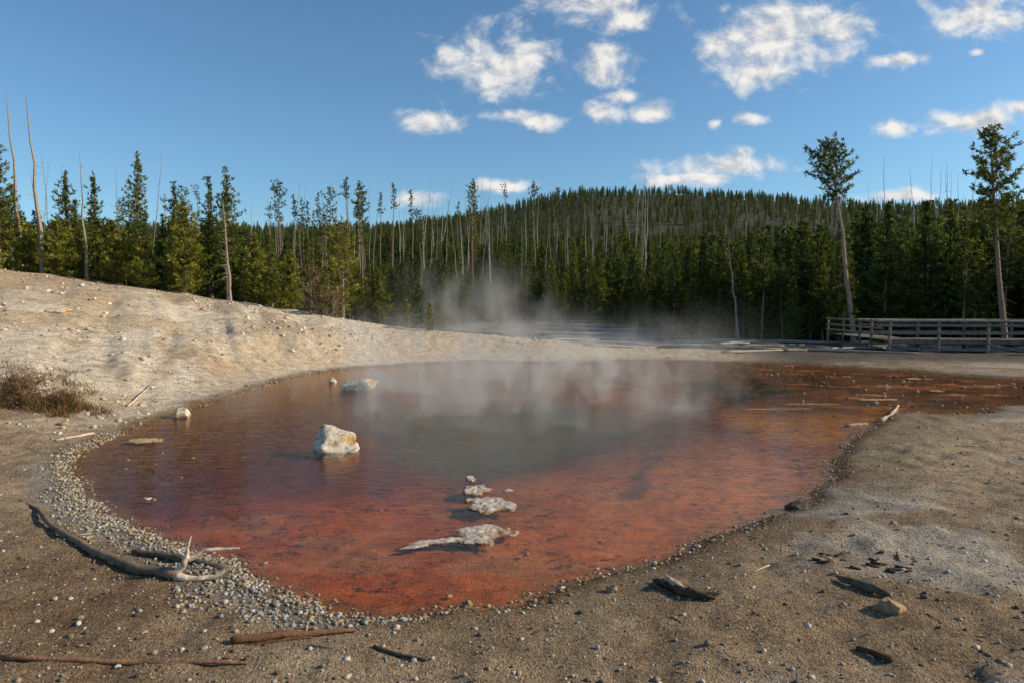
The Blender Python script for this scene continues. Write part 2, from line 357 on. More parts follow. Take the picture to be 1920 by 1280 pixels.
# ------------------------------------------------------------------ trees
def conifer(b,H,cb=.08,R=1.4,lean=(0,0),tr=.09,lev=.26,nb=6,bl=8,L=.24,W=.10,shape='cone',mats=(0,1),droop=0.,dead=.0,gap=.1,tint=(1,1,1),csp=.17):
    wob=[(random.uniform(-1,1)*.012*H,random.uniform(-1,1)*.012*H) for _ in range(9)]
    def ax(z):
        t=z/H; k=min(max(t,0),1)*8; i=min(int(k),7); f=k-i
        wx=wob[i][0]*(1-f)+wob[i+1][0]*f; wy=wob[i][1]*(1-f)+wob[i+1][1]*f
        s=min(1,t*3)
        return np.array([lean[0]*t**1.1+wx*s*.8,lean[1]*t+wy*s*.8,z])
    zz=np.linspace(-.3 if H>1 else -.05,H,10)
    bt=np.array([1,1,1])
    b.tube([ax(max(z,0))+np.array([0,0,min(z,0)]) for z in zz],[tr*(1-.93*max(z,0)/H)**.8 for z in zz],7,mats[0],bt,jit=.08)
    z=cb*H; Ps=[];Ds=[];Cs=[];Ls=[]
    asym=random.uniform(0,6.28)
    while z<H*.995:
        t=(z-cb*H)/(H-cb*H)
        if shape=='cone': r=R*(1-t)**.72*min(1,.6+t*2.5)
        elif shape=='tuft': r=R*max(.15,math.sin(math.pi*min(1,.12+t*.86)))**.8
        else: r=R*(1-t)**.5*min(1,.5+t*2)
        r*=random.uniform(.7,1.15)
        n=max(3,int(nb*(1 if t<.9 else .6)))
        a0=random.uniform(0,6.28)
        for k in range(n):
            if random.random()<gap: continue
            az=a0+k*6.283/n+random.uniform(-.4,.4); l=r*random.uniform(.5,1.2)*(1+.18*math.cos(az-asym))+.06
            el=math.radians(random.uniform(-8,22)+t*38)-droop
            dr=np.array([math.cos(az)*math.cos(el),math.sin(az)*math.cos(el),math.sin(el)])
            o=ax(z+random.uniform(-.4,.4)*lev)
            if l>.35: b.tube([o,o+dr*l*.5+np.array([0,0,.03*l]),o+dr*l+np.array([0,0,.16*l])],[.018*(.5+l*.4),.012,.004],3,mats[0],bt*.8)
            nc=max(1,int(l*.85/csp)); s=np.linspace(.22 if shape=='cone' else .4,1,nc)
            Pc=o+dr*l*s[:,None]+np.array([0,0,1])*(.16*l*s**2)[:,None]
            lat=np.array([-math.sin(az),math.cos(az),0])
            off=rng.normal(size=(nc,1))*(.20*l*(1.15-s)[:,None]+.03)
            Pc=Pc+lat*off+rng.normal(size=(nc,3))*.03
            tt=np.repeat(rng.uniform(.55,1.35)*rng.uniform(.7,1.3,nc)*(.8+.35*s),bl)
            Pb=np.repeat(Pc,bl,0)+rng.normal(size=(nc*bl,3))*.035
            Db=dr*.7+np.array([0,0,.35])+rng.normal(size=(nc*bl,3))*.75
            Ps.append(Pb);Ds.append(Db);Ls.append(rng.uniform(.6,1.2,nc*bl)*L)
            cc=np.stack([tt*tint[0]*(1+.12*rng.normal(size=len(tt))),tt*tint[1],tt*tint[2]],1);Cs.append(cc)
        z+=lev*random.uniform(.7,1.3)
    Lc=np.concatenate(Ls)
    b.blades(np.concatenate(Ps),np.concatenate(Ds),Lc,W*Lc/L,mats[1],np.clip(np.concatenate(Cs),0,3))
    for k in range(int(dead)):
        z=random.uniform(.15,max(.3,cb+.15))*H; az=random.uniform(0,6.28); l=random.uniform(.25,.8)*(R*.7)
        o=ax(z); d=np.array([math.cos(az),math.sin(az),random.uniform(-.5,.2)])
        b.tube([o,o+d*l*.6,o+d*l+np.array([0,0,-.05])],[.016,.01,.004],3,mats[0],bt*.9)
def snag(b,H,tr=.09,lean=(0,0),nbr=10,bl=.7,lo=.3,m=0,col=(1,1,1)):
    col=np.array(col)
    k=8;w=[(random.uniform(-1,1)*.008*H,random.uniform(-1,1)*.008*H) for _ in range(k+1)]
    def ax(t): 
        i=min(int(t*k),k-1);f=t*k-i
        return np.array([lean[0]*t+(w[i][0]*(1-f)+w[i+1][0]*f)*min(1,4*t),lean[1]*t+(w[i][1]*(1-f)+w[i+1][1]*f)*min(1,4*t),t*H])
    ts=np.linspace(0,1,k+1); P_=[ax(t) for t in ts]; P_[0]=P_[0]-np.array([0,0,.3])
    b.tube(P_,[tr*(1-.88*t) for t in ts],6,m,col,jit=.1)
    for i in range(nbr):
        t=random.uniform(lo,.97);az=random.uniform(0,6.28);l=bl*random.uniform(.3,1)*(1.15-t)
        d=np.array([math.cos(az),math.sin(az),random.uniform(-.5,.35)]);o=ax(t)
        b.tube([o,o+d*l*.5+np.array([0,0,-.03]),o+d*l+np.array([0,0,random.uniform(-.1,.15)])],[tr*.28*(1.1-t)+.006,.009,.004],3,m,col*.9)

cv=bpy.data.collections.new('conifer_variants')
hv=bpy.data.collections.new('hill_conifer_variants')
def both(b,nm):
    o=b.obj(nm,[M_bark,M_needle],link=False);cv.objects.link(o)
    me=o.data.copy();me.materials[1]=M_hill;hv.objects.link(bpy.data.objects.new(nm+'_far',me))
for i in range(5):
    b=B();conifer(b,7,.05,random.uniform(.95,1.35),tr=.09,lev=.24,nb=7,bl=9,L=.25,W=.065,gap=.12);both(b,'a_young_pine_%d'%i)
for i in range(3):
    b=B();conifer(b,7,random.uniform(.25,.4),random.uniform(.7,.9),tr=.07,lev=.22,nb=5,bl=9,L=.24,W=.06,gap=.22,dead=10,shape='cone');both(b,'b_slim_pine_%d'%i)
tv=bpy.data.collections.new('tall_pine_variants')
for i in range(6):
    b=B();conifer(b,12,[.80,.70,.84,.55,.76,.88][i],[.55,.75,.5,.7,.85,.4][i],lean=(random.uniform(-.9,.9),0),tr=.085,lev=.30,nb=5,bl=8,L=.22,W=.06,gap=.38,dead=30,shape='tuft' if i%2 else 'bush')
    tv.objects.link(b.obj('c_tall_pine_%d'%i,[M_bark,M_needle],link=False))
sv=bpy.data.collections.new('snag_variants')
for i in range(7):
    b=B();snag(b,12,.08,(random.uniform(-1.6,1.6),0),int(random.uniform(4,34)),1.1,.3,col=(1,1,1) if i%2 else (.6,.58,.56))
    sv.objects.link(b.obj('d_snag_%d'%i,[M_snag],link=False))

def scatter(name,coll,P3,S,pick,tilt=.025):
    me=bpy.data.meshes.new(name);me.vertices.add(len(P3));me.vertices.foreach_set('co',np.asarray(P3,np.float32).ravel())
    n=len(P3)
    a=me.attributes.new('rot','FLOAT_VECTOR','POINT');R=np.zeros((n,3));R[:,0]=rng.normal(size=n)*tilt;R[:,1]=rng.normal(size=n)*tilt;R[:,2]=rng.uniform(0,6.28,n)
    a.data.foreach_set('vector',R.astype(np.float32).ravel())
    a=me.attributes.new('scl','FLOAT_VECTOR','POINT');a.data.foreach_set('vector',np.asarray(S,np.float32).ravel())
    a=me.attributes.new('pick','INT','POINT');a.data.foreach_set('value',np.asarray(pick,np.int32))
    o=bpy.data.objects.new(name,me);scene.collection.objects.link(o)
    ng=bpy.data.node_groups.new(name+'_scatter','GeometryNodeTree')
    ng.interface.new_socket('Geometry',in_out='INPUT',socket_type='NodeSocketGeometry')
    ng.interface.new_socket('Geometry',in_out='OUTPUT',socket_type='NodeSocketGeometry')
    gi=ng.nodes.new('NodeGroupInput');go=ng.nodes.new('NodeGroupOutput')
    ci=ng.nodes.new('GeometryNodeCollectionInfo');ci.inputs['Collection'].default_value=coll
    ci.inputs['Separate Children'].default_value=True;ci.inputs['Reset Children'].default_value=True
    ip=ng.nodes.new('GeometryNodeInstanceOnPoints');ip.inputs['Pick Instance'].default_value=True
    L=ng.links.new
    def na(nm,t):
        nd=ng.nodes.new('GeometryNodeInputNamedAttribute');nd.data_type=t;nd.inputs[0].default_value=nm;return nd.outputs[0]
    L(gi.outputs[0],ip.inputs['Points']);L(ci.outputs[0],ip.inputs['Instance']);L(na('pick','INT'),ip.inputs['Instance Index'])
    L(na('rot','FLOAT_VECTOR'),ip.inputs['Rotation']);L(na('scl','FLOAT_VECTOR'),ip.inputs['Scale']);L(ip.outputs[0],go.inputs[0])
    md=o.modifiers.new('scatter','NODES');md.node_group=ng
    return o
def grid_pts(x0,x1,y0,y1,sp):
    gx,gy=np.meshgrid(np.arange(x0,x1,sp),np.arange(y0,y1,sp));n=gx.size
    return gx.ravel()+rng.uniform(-.5,.5,n)*sp,gy.ravel()+rng.uniform(-.5,.5,n)*sp
def forest(name,coll,bands):
    FX=[];FY=[];FS=[]
    for (x0,x1,y0,y1,sp) in bands:
        px,py=grid_pts(x0,x1,y0,y1,sp)
        k=(np.abs(px)<py*.95+22)&(py>edge(px)+rng.uniform(0,1.5,len(px)))
        k&=rng.uniform(0,1,len(px))>.10+.35*(fbm(px/25,py/25,101)>.62)
        px=px[k];py=py[k]; u=px/py
        s=np.interp(u,[-.72,-.45,-.30,-.12,0,.18,.34,.5,.7],[.68,.58,.50,.54,.60,.74,.90,1.05,1.12])*(1-ss(65,110,py))+1.0*ss(65,110,py)
        s=s*rng.uniform(.5,1.25,len(px))*(.85+.3*fbm(px/14,py/14,103))
        FX.append(px);FY.append(py);FS.append(s)
    FX=np.concatenate(FX);FY=np.concatenate(FY);FS=np.concatenate(FS)
    FZ=height(FX,FY);w=rng.uniform(.9,1.3,len(FX))
    scatter(name,coll,np.stack([FX,FY,FZ],1),np.stack([FS*w,FS*w,FS],1),np.where(rng.uniform(0,1,len(FX))<.72,rng.integers(0,5,len(FX)),rng.integers(5,8,len(FX))))
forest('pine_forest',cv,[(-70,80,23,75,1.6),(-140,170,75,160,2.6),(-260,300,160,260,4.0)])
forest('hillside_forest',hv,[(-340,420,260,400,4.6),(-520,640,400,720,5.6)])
def band(n,u0,u1,y0,y1,t0,t1,Hb,cl=True):
    yy=rng.uniform(y0,y1,n);uu=rng.uniform(u0,u1,n)
    if cl:
        k=fbm(uu*22,uu*0+3,301,2)+rng.uniform(-.25,.25,n)>.36;yy=yy[k];uu=uu[k];n=len(yy)
    xx=uu*yy;g=height(xx,yy)
    top=2.5+rng.uniform(t0,t1,n)*yy; return xx,yy,g,np.clip((top-g)/Hb,.4,1.6)
A=[band(20,-.36,-.21,55,85,.130,.185,12,False),band(4,-.20,-.10,60,90,.13,.19,12,False),band(7,-.08,.08,75,110,.135,.178,12,False),band(9,-.74,-.42,45,60,.14,.175,12)]
xx,yy,g,s=[np.concatenate(q) for q in zip(*A)]
scatter('tall_pine_stand',tv,np.stack([xx,yy,g],1),np.stack([s,s,s],1),rng.integers(0,6,len(xx)))
A=[band(105,-.17,.24,70,130,.09,.195,12),band(20,-.42,-.17,60,100,.11,.18,12),band(40,.42,.8,60,110,.15,.22,12),band(26,.24,.45,110,200,.13,.18,12),band(40,-.05,.30,260,420,.11,.15,12),band(12,-.75,-.45,45,60,.17,.22,12)]
xx,yy,g,s=[np.concatenate(q) for q in zip(*A)]
scatter('dead_tree_stand',sv,np.stack([xx,yy,g],1),np.stack([s*.8,s*.8,s],1),rng.integers(0,7,len(xx)),.05)

def tree(x,y,H,name='pine_tree',mats=None,**k):
    b=B();conifer(b,H,**k);return b.obj(name,mats or [M_bark,M_needle],loc=(x,y,hz(x,y)))
M_bark2=simple_mat('sunlit_pine_bark',(.36,.25,.18),.9,10,.35,.5,25)
dens=dict(bl=10,L=.19,W=.05,lev=.19)
tree(20.6,41,12.0,mats=[M_bark2,M_needle],cb=.71,R=1.35,lean=(-1.85,0),tr=.17,nb=7,gap=.15,shape='tuft',dead=26,bl=13,L=.19,W=.05,lev=.18)
tree(24.8,34.2,11.0,mats=[M_bark,M_needle],cb=.50,R=1.2,lean=(-1.4,0),tr=.15,nb=6,gap=.2,shape='tuft',dead=50,bl=13,L=.19,W=.05,lev=.19)
for (x_,y_,H_,R_,cb_) in [(-28.4,38,7.4,1.4,.2),(-27.2,42,6.7,1.1,.1),(-26.6,44,7.2,.95,.15),(-22.8,42,8.4,1.05,.15),(-21.5,44,7.3,.85,.2),(-18.0,41,7.3,.8,.25),(-16.2,39,7.5,1.15,.3)]:
    tree(x_,y_,H_,cb=cb_,R=R_,tr=.12,nb=6,gap=.2,dead=14,**dens)
for (x_,y_,H_,R_) in [(-17.6,37,4.9,1.6),(-21.5,37,3.4,1.1),(-14.2,38,3.8,1.0),(-24.2,36.6,2.9,1.2),(-12.3,38.2,3.2,.9),(-19.6,36.6,2.6,1.0),(-26.3,37.2,2.8,1.1)]:
    tree(x_,y_,H_,mats=[M_bark,M_young],cb=.03,R=R_,tr=.08,nb=8,gap=.10,shape='cone',bl=11,L=.2,W=.055,lev=.18)
tree(-8.9,36.0,5.0,mats=[M_bark,M_young],cb=.12,R=1.6,tr=.09,nb=6,gap=.25,shape='bush',tint=(.95,.9,1.1),**dens)
tree(-5.3,34.2,1.45,'pine_sapling',mats=[M_bark,M_young],cb=.05,R=.5,tr=.03,bl=8,L=.14,W=.05,lev=.12,nb=6)
tree(-4.05,33.6,1.3,'pine_sapling',mats=[M_bark,M_young],cb=.05,R=.4,tr=.03,bl=8,L=.14,W=.05,lev=.12,nb=6)
tree(-10.1,34.4,2.4,'dry_shrub',mats=[M_bark,M_brown],cb=.02,R=1.3,tr=.05,bl=6,L=.16,W=.04,lev=.15,nb=7,gap=.2,shape='bush')
tree(-8.9,34.0,1.2,'dry_shrub',mats=[M_bark,M_brown],cb=.02,R=1.0,tr=.04,bl=6,L=.16,W=.04,lev=.15,nb=7,gap=.2,shape='bush')
tree(-27.0,35.3,1.3,'green_shrub',mats=[M_bark,M_young],cb=.02,R=1.3,tr=.05,bl=8,L=.18,W=.06,lev=.15,nb=8,shape='bush')
tree(-10.2,14.1,.50,'dry_shrub',mats=[M_bark,M_heath],cb=.02,R=.62,tr=.02,bl=7,L=.09,W=.012,lev=.035,nb=9,gap=.15,shape='bush',csp=.07)
tree(-9.6,14.5,.32,'dry_shrub',mats=[M_bark,M_heath],cb=.02,R=.38,tr=.02,bl=7,L=.08,W=.012,lev=.035,nb=9,gap=.15,shape='bush',csp=.07)
tree(-10.9,13.7,.40,'dry_shrub',mats=[M_bark,M_heath],cb=.02,R=.5,tr=.02,bl=7,L=.08,W=.012,lev=.035,nb=9,gap=.15,shape='bush',csp=.07)
for (x_,y_,H_,l_,tr_,nb_) in [(-25.3,37,9.4,-.5,.14,8),(-27.8,39,10.2,-.5,.13,6),(-24.2,39,7.2,-.2,.1,10),(15.0,45,6.7,-.9,.085,14),(-15.3,37.2,5.3,-.3,.11,40)]:
    b=B();snag(b,H_,tr_,(l_,0),nb_,1.0,.25,col=(.75,.68,.6));b.obj('dead_tree',[M_snag],loc=(x_,y_,hz(x_,y_)))

# ------------------------------------------------------------------ stones
import bmesh
bmx=bmesh.new();bmesh.ops.create_icosphere(bmx,subdivisions=1,radius=1);IV=np.array([v.co[:] for v in bmx.verts]);IF=np.array([[v.index for v in f.verts] for f in bmx.faces]);bmx.free()
def stones(name,px,py,size,cols,flat=.6,sink=.3,zoff=None):
    n=len(px);pz=height(px,py) if zoff is None else zoff
    th=rng.uniform(0,6.28,n);sc=np.stack([rng.uniform(.7,1.3,n),rng.uniform(.6,1.1,n),rng.uniform(.4,.9,n)*flat/.6],1)*size[:,None]
    J=IV[None]*(1+rng.uniform(-.28,.28,(n,len(IV),1)));V=J*sc[:,None,:]
    c,s=np.cos(th)[:,None],np.sin(th)[:,None]
    VX=V[:,:,0]*c-V[:,:,1]*s;VY=V[:,:,0]*s+V[:,:,1]*c
    V=np.stack([VX+px[:,None],VY+py[:,None],V[:,:,2]+(pz+sc[:,2]*(1-2*sink)*.6)[:,None]],2).reshape(-1,3)
    F=(IF[None]+np.arange(n)[:,None,None]*len(IV)).reshape(-1,3)
    me=bpy.data.meshes.new(name);me.vertices.add(len(V));me.vertices.foreach_set('co',V.astype(np.float32).ravel())
    me.loops.add(F.size);me.loops.foreach_set('vertex_index',F.ravel().astype(np.int32));me.polygons.add(len(F))
    me.polygons.foreach_set('loop_start',np.arange(0,F.size,3,dtype=np.int32));me.update(calc_edges=True)
    ca=me.color_attributes.new('Col','FLOAT_COLOR','POINT')
    CC=np.repeat(np.concatenate([cols,np.ones((n,1))],1),len(IV),0);ca.data.foreach_set('color',CC.astype(np.float32).ravel())
    me.materials.append(M_stone);o=bpy.data.objects.new(name,me);scene.collection.objects.link(o);return o
def mixc(n,cs):
    cs=np.array(cs);a=cs[rng.integers(0,len(cs),n)];return a*rng.uniform(.7,1.25,(n,1))
n=42000;px=rng.uniform(-8,-.6,n);py=rng.uniform(4.6,13,n);d=sd(px,py)
wd=np.interp(px,[-8,-6,-4,-2.5,-1.5,-.6],[.22,.3,.65,.75,.5,.1])*(.4+1.2*fbm(px*1.3,py*1.3,7))
k=(d>-.04)&(d<wd*(.3+1.0*rng.uniform(0,1,n)));px=px[k];py=py[k]
stones('gravel',px,py,rng.uniform(.5,1,len(px))**2*.026,mixc(len(px),[(.36,.34,.31),(.24,.22,.20),(.40,.37,.32),(.30,.24,.17),(.34,.25,.14)]),sink=.1)
i=rng.integers(0,len(P),3600);q=P[i]+rng.normal(size=(3600,2))*.13;k=(q[:,1]<26)&(q[:,0]<13);q=q[k];d=sd(q[:,0],q[:,1]);k=(d>-.16);q=q[k]
stones('shore_stones',q[:,0],q[:,1],rng.uniform(.25,1,len(q))**2*.035*(.4+q[:,1]/18),mixc(len(q),[(.40,.29,.14),(.30,.22,.12),(.40,.34,.25),(.16,.10,.06)]))
n=15000;py=3.8+rng.uniform(0,1,n)**1.6*14;px=rng.uniform(-1,1,n)*(py*.85+1);d=sd(px,py);k=(d>.05);px=px[k];py=py[k]
sz=.003+.007*rng.uniform(0,1,len(px))+.022*rng.uniform(0,1,len(px))**9
stones('pebbles',px,py,sz,mixc(len(px),[(.42,.34,.26),(.28,.21,.15),(.48,.42,.35),(.12,.09,.07)]))
n=8000;py=rng.uniform(12,35,n);px=rng.uniform(-30,2,n);d=sd(px,py);k=(d>.2)&(px>-py*.85)&((px<-7)|(py>29))&(fbm(px*.5,py*.5,41)+rng.uniform(-.2,.2,n)>.47);px=px[k];py=py[k]
stones('slope_stones',px,py,.014+.09*rng.uniform(0,1,len(px))**8+.026*rng.uniform(0,1,len(px)),mixc(len(px),[(.60,.50,.39),(.46,.35,.24),(.34,.26,.18),(.62,.54,.45)]))
n=1100;py=rng.uniform(15,28,n);px=rng.uniform(6,17,n);d=sd(px,py);k=(d<-.1);px=px[k];py=py[k]
stones('terrace_stones',px,py,.01+.06*rng.uniform(0,1,len(px))**4,mixc(len(px),[(.34,.2,.1),(.16,.09,.05),(.42,.34,.25)]))
q=np.array([(-6.2,10.9),(-5.9,10.3),(-5.6,10.6),(-5.9,11.4),(-5.2,11.0),(-4.6,8.65),(-4.8,9.8),(-1.6,8.2),(.15,6.75),(-.05,7.5),(-3.9,7.6),(-.55,5.75),(-1.75,5.75),(-2.4,6.5)])
stones('shallows_stones',q[:,0],q[:,1],rng.uniform(.02,.05,len(q)),mixc(len(q),[(.4,.28,.14),(.3,.2,.12)]),zoff=np.full(len(q),-.012),flat=.4)

def rock(name,x,y,dims,seed,z=None,sub=4,rot=0,matr=None,col=(1,1,1),wedge=0,ang=.35):
    bm_=bmesh.new();bmesh.ops.create_icosphere(bm_,subdivisions=sub,radius=1)
    o_=Vector((seed*7.3,seed*3.1,seed*1.7))
    rr=random.Random(seed);pl=[]
    for _ in range(13):
        nrm=Vector((rr.uniform(-1,1),rr.uniform(-1,1),rr.uniform(-.6,1))).normalized();pl.append((nrm,rr.uniform(.55,.85)))
    for v in bm_.verts:
        for nrm,dd in pl:
            k_=v.co.dot(nrm)-dd
            if k_>0: v.co-=nrm*k_*.92
        v.co*=1+.22*noise.fractal(v.co*1.6+o_,1,2,4)*ang/.35+.07*noise.fractal(v.co*5+o_,1,2,4)
        if wedge: v.co.z*=1-wedge*max(-1,min(1,v.co.x))
        v.co=Vector((v.co.x*dims[0]/1.6,v.co.y*dims[1]/1.6,v.co.z*dims[2]/1.3))
    me=bpy.data.meshes.new(name);bm_.to_mesh(me);bm_.free();me.materials.append(matr or M_rock)
    for p in me.polygons:p.use_smooth=True
    ca=me.color_attributes.new('Col','FLOAT_COLOR','POINT');ca.data.foreach_set('color',np.tile(np.array(list(col)+[1.],np.float32),len(me.vertices)))
    ob=bpy.data.objects.new(name,me);ob.location=(x,y,z if z is not None else hz(x,y)+dims[2]*.2);ob.rotation_euler=(0,0,rot);scene.collection.objects.link(ob);return ob
rock('boulder',-3.08,11.7,(.80,.54,.42),31,z=.09,rot=-.15,wedge=.4,ang=.35)
rock('boulder',-4.45,20.0,(1.05,.55,.30),8,z=.12,wedge=-.25,ang=.2,col=(1.15,1.15,1.15))
rock('rock',-5.75,21.8,(.24,.2,.16),5,z=.04)
rock('rock',-7.35,15.1,(.36,.3,.2),6,z=.08)
rock('rock',2.9,5.15,(.19,.16,.12),11,matr=M_stone,col=(.34,.22,.13))
rock('rock',.84,5.65,(.09,.09,.08),12,matr=M_stone,col=(.28,.2,.13))
rock('rock',3.5,8.25,(.26,.16,.12),13,matr=M_stone,col=(.10,.075,.06))
rock('rock',-.37,5.55,(.09,.08,.07),14,matr=M_stone,col=(.25,.18,.1))
rock('rock',-17.0,25.5,(1.0,.6,.2),16)

def crust(x,y,rx,ry,seed,h=.05,rot=0,thr=0.,col=(1,1,1)):
    n=64;u=np.linspace(-1.5,1.5,n);U,Vv=np.meshgrid(u,u)
    wx=U*rx;wy=Vv*ry;sc=1.0/max(rx,ry)
    f=1-(U**2+Vv**2)*.9+(fbm(wx*sc*1.6+seed*7.7+50,wy*sc*1.6+seed+50,400+seed,5)-.5)*3.0-thr
    tx=fbm(wx*22+seed,wy*22,410+seed,4)
    z=h*np.clip(f*1.6,0,1)**.6*(.45+1.1*tx)-.006
    vi=np.arange(n*n).reshape(n,n);q=np.stack([vi[:-1,:-1],vi[:-1,1:],vi[1:,1:],vi[1:,:-1]],-1).reshape(-1,4)
    ff=f.ravel();q=q[(ff[q]>-.04).all(1)]
    t=np.clip(f*2.2,0,1).ravel()[:,None]
    Cc=(np.array([.75,.42,.20])*(1-t)+np.array([1.05,1.0,.95])*t)*(.7+.6*tx.ravel()[:,None])*np.array(col)
    V=np.stack([wx.ravel(),wy.ravel(),z.ravel()],1)
    used=np.unique(q);mp_=-np.ones(n*n,int);mp_[used]=np.arange(len(used))
    if len(used)<4: return
    b=B();b.add(V[used],mp_[q].tolist(),0,Cc[used]);o=b.obj('mineral_crust',[M_crust],smooth=True,loc=(x,y,0));o.rotation_euler=(0,0,rot)
crust(-.50,9.1,.20,.24,1,.035);crust(-.27,8.4,.27,.32,2,.04);crust(-.33,7.3,.30,.30,3,.028,.3);crust(-.70,7.12,.34,.07,4,.016,.25,-.3);crust(-.60,9.65,.08,.14,5,.03);crust(-1.0,6.93,.16,.03,6,.012,.4,-.3)
crust(-.05,9.05,.06,.05,7,.02);crust(-6.7,12.4,.32,.2,13,.03,0,0,(.9,.75,.5));crust(-4.7,8.65,.06,.05,14,.02)
bc=(.75,.56,.38)
crust(9.6,17.8,.5,.10,8,.02,.1,0,bc);crust(7.4,17.0,.6,.035,9,.02,0,-.3,bc);crust(6.2,16.2,.8,.03,11,.015,.05,-.3,bc);crust(12.2,19.6,.3,.1,10,.02,0,0,bc);crust(13.6,22.8,.5,.15,15,.02,0,0,bc)

# ------------------------------------------------------------------ driftwood and sticks
def log(name,pts,rad,n=9,mat_=None,col=(1,1,1),branches=(),sub=5,jit=.14):
    def dens_(pp,rr):
        P_=[];R_=[]
        for i in range(len(pp)-1):
            for t in np.linspace(0,1,sub,endpoint=False):
                a=np.array(pp[i],float);c=np.array(pp[i+1],float);q=a+(c-a)*t
                am=(rr[i]+rr[i+1])*.18;q=q+np.array([random.uniform(-am,am),random.uniform(-am,am),random.uniform(-am,am)*.5])
                P_.append(q);R_.append(rr[i]+(rr[i+1]-rr[i])*t)
        P_.append(np.array(pp[-1],float));R_.append(rr[-1]);return P_,R_
    b=B();a,r=dens_(pts,rad);b.tube(a,r,n,0,col,jit=jit)
    for (bp_,br_,bc) in branches:
        a,r=dens_(bp_,br_);b.tube(a,r,7,0,bc,jit=jit)
    return b.obj(name,[mat_ or M_drift],smooth=True)
def gz(x,y,r): return (x,y,hz(x,y)+r*.8)
dk=(.42,.36,.32)
log('driftwood_branch',[gz(-6.15,8.4,.01),gz(-5.5,7.8,.03),gz(-4.9,7.15,.04),gz(-3.98,6.42,.05),gz(-3.34,6.0,.055),gz(-2.93,5.87,.07)],[.008,.020,.028,.036,.042,.052],col=(.52,.42,.34),
 branches=[([(-2.98,5.88,.12),(-2.86,5.88,.25),(-2.84,5.86,.36),(-2.80,5.86,.48)],[.042,.026,.014,.004],(1.5,1.4,1.3)),
           ([(-2.86,5.88,.25),(-2.72,5.92,.33),(-2.55,5.95,.33),(-2.42,5.95,.34)],[.026,.022,.015,.005],(1.5,1.4,1.3)),
           ([(-2.95,5.87,.12),(-2.75,5.85,.10),(-2.6,5.86,.12),(-2.42,5.9,.22)],[.038,.026,.018,.005],(1.5,1.4,1.3)),
           ([(-2.86,5.88,.25),(-2.93,5.9,.33),(-3.02,5.92,.38)],[.02,.012,.004],(1.3,1.2,1.1))])
log('driftwood_log',[gz(-3.7,6.55,.03),gz(-3.2,6.4,.04),gz(-2.6,6.18,.03)],[.02,.04,.03],col=dk)
log('fallen_branch',[gz(-1.97,4.68,.03),gz(-1.6,4.82,.03),gz(-1.16,4.93,.02)],[.028,.026,.012],col=(.50,.28,.18),jit=.25,branches=[([(-1.9,4.66,.10),(-1.6,4.78,.10),(-1.45,4.83,.09)],[.014,.014,.008],(.3,.18,.12))])
log('fallen_branch',[gz(-.98,4.7,.015),gz(-.8,4.6,.015),gz(-.58,4.52,.01)],[.010,.014,.008],col=(.25,.22,.2))
log('fallen_branch',[gz(-3.4,4.38,.02),gz(-2.5,4.40,.02),gz(-1.75,4.40,.02)],[.014,.018,.010],col=(.7,.42,.28))
log('fallen_branch',[gz(2.8,5.75,.03),gz(2.92,5.5,.04),gz(3.02,5.32,.03)],[.018,.04,.026],col=(.36,.30,.25),jit=.3)
log('charred_log',[gz(1.24,5.8,.03),gz(1.33,5.62,.03),gz(1.45,5.45,.03),gz(1.62,5.32,.02)],[.02,.045,.04,.012],col=(.22,.16,.12),jit=.45,branches=[([gz(1.28,5.74,.05),(1.33,5.62,.19),(1.40,5.54,.16),(1.45,5.50,.11)],[.015,.028,.024,.008],(1.3,1.15,.95)),([gz(1.5,5.4,.03),gz(1.68,5.42,.03)],[.03,.012],(.10,.08,.06)),([gz(1.2,5.7,.02),gz(1.3,5.5,.02)],[.02,.01],(.3,.2,.12))])
for k in range(18):
    a=random.uniform(0,3.1);l=random.uniform(.06,.26);x_=random.uniform(2.85,3.65);y_=6.15+random.uniform(-.3,.32)
    log('bark_fragment',[gz(x_,y_,.01),gz(x_+math.cos(a)*l,y_+math.sin(a)*l*.5,.012)],[.008,.016],n=6,col=random.choice([(.3,.17,.1),(.45,.25,.15),(.2,.15,.12)]),sub=3,jit=.3)
log('twig',[gz(2.17,6.0,.01),gz(2.39,6.22,.01)],[.005,.007],n=6,col=(1.3,1.2,1.1))
log('fallen_branch',[gz(2.4,4.62,.02),gz(2.52,4.4,.02)],[.016,.026],col=(.25,.15,.1))
log('driftwood_log',[gz(7.84,14.4,.06),gz(8.6,15.4,.06),gz(9.4,16.5,.05)],[.05,.045,.025],col=(1.2,1.05,.9))
log('driftwood_log',[gz(6.9,14.0,.04),gz(7.4,14.1,.04)],[.05,.03],col=(1.1,.95,.8))
log('twig',[gz(7.4,11.3,.015),gz(7.75,11.25,.015)],[.012,.01],n=6,col=(1.3,1.2,1.1))
log('twig',[gz(-9.0,15.9,.03),gz(-9.65,18.2,.03)],[.03,.02],n=6,col=(1.4,1.3,1.2))
log('twig',[gz(-8.1,12.0,.02),gz(-7.85,12.7,.02)],[.02,.025],n=6,col=(1.4,1.3,1.2))
for k in range(60):
    y_=random.uniform(4.3,10);x_=random.uniform(-.8,.8)*y_
    if hz(x_,y_)<.03: continue
    a=random.uniform(0,3.1);l=random.uniform(.04,.18)
    log('twig',[gz(x_,y_,.004),gz(x_+math.cos(a)*l,y_+math.sin(a)*l,.004)],[.003,.005],n=5,col=random.choice([(1.2,1.1,1),(.4,.3,.22),(.25,.17,.12)]),sub=2)
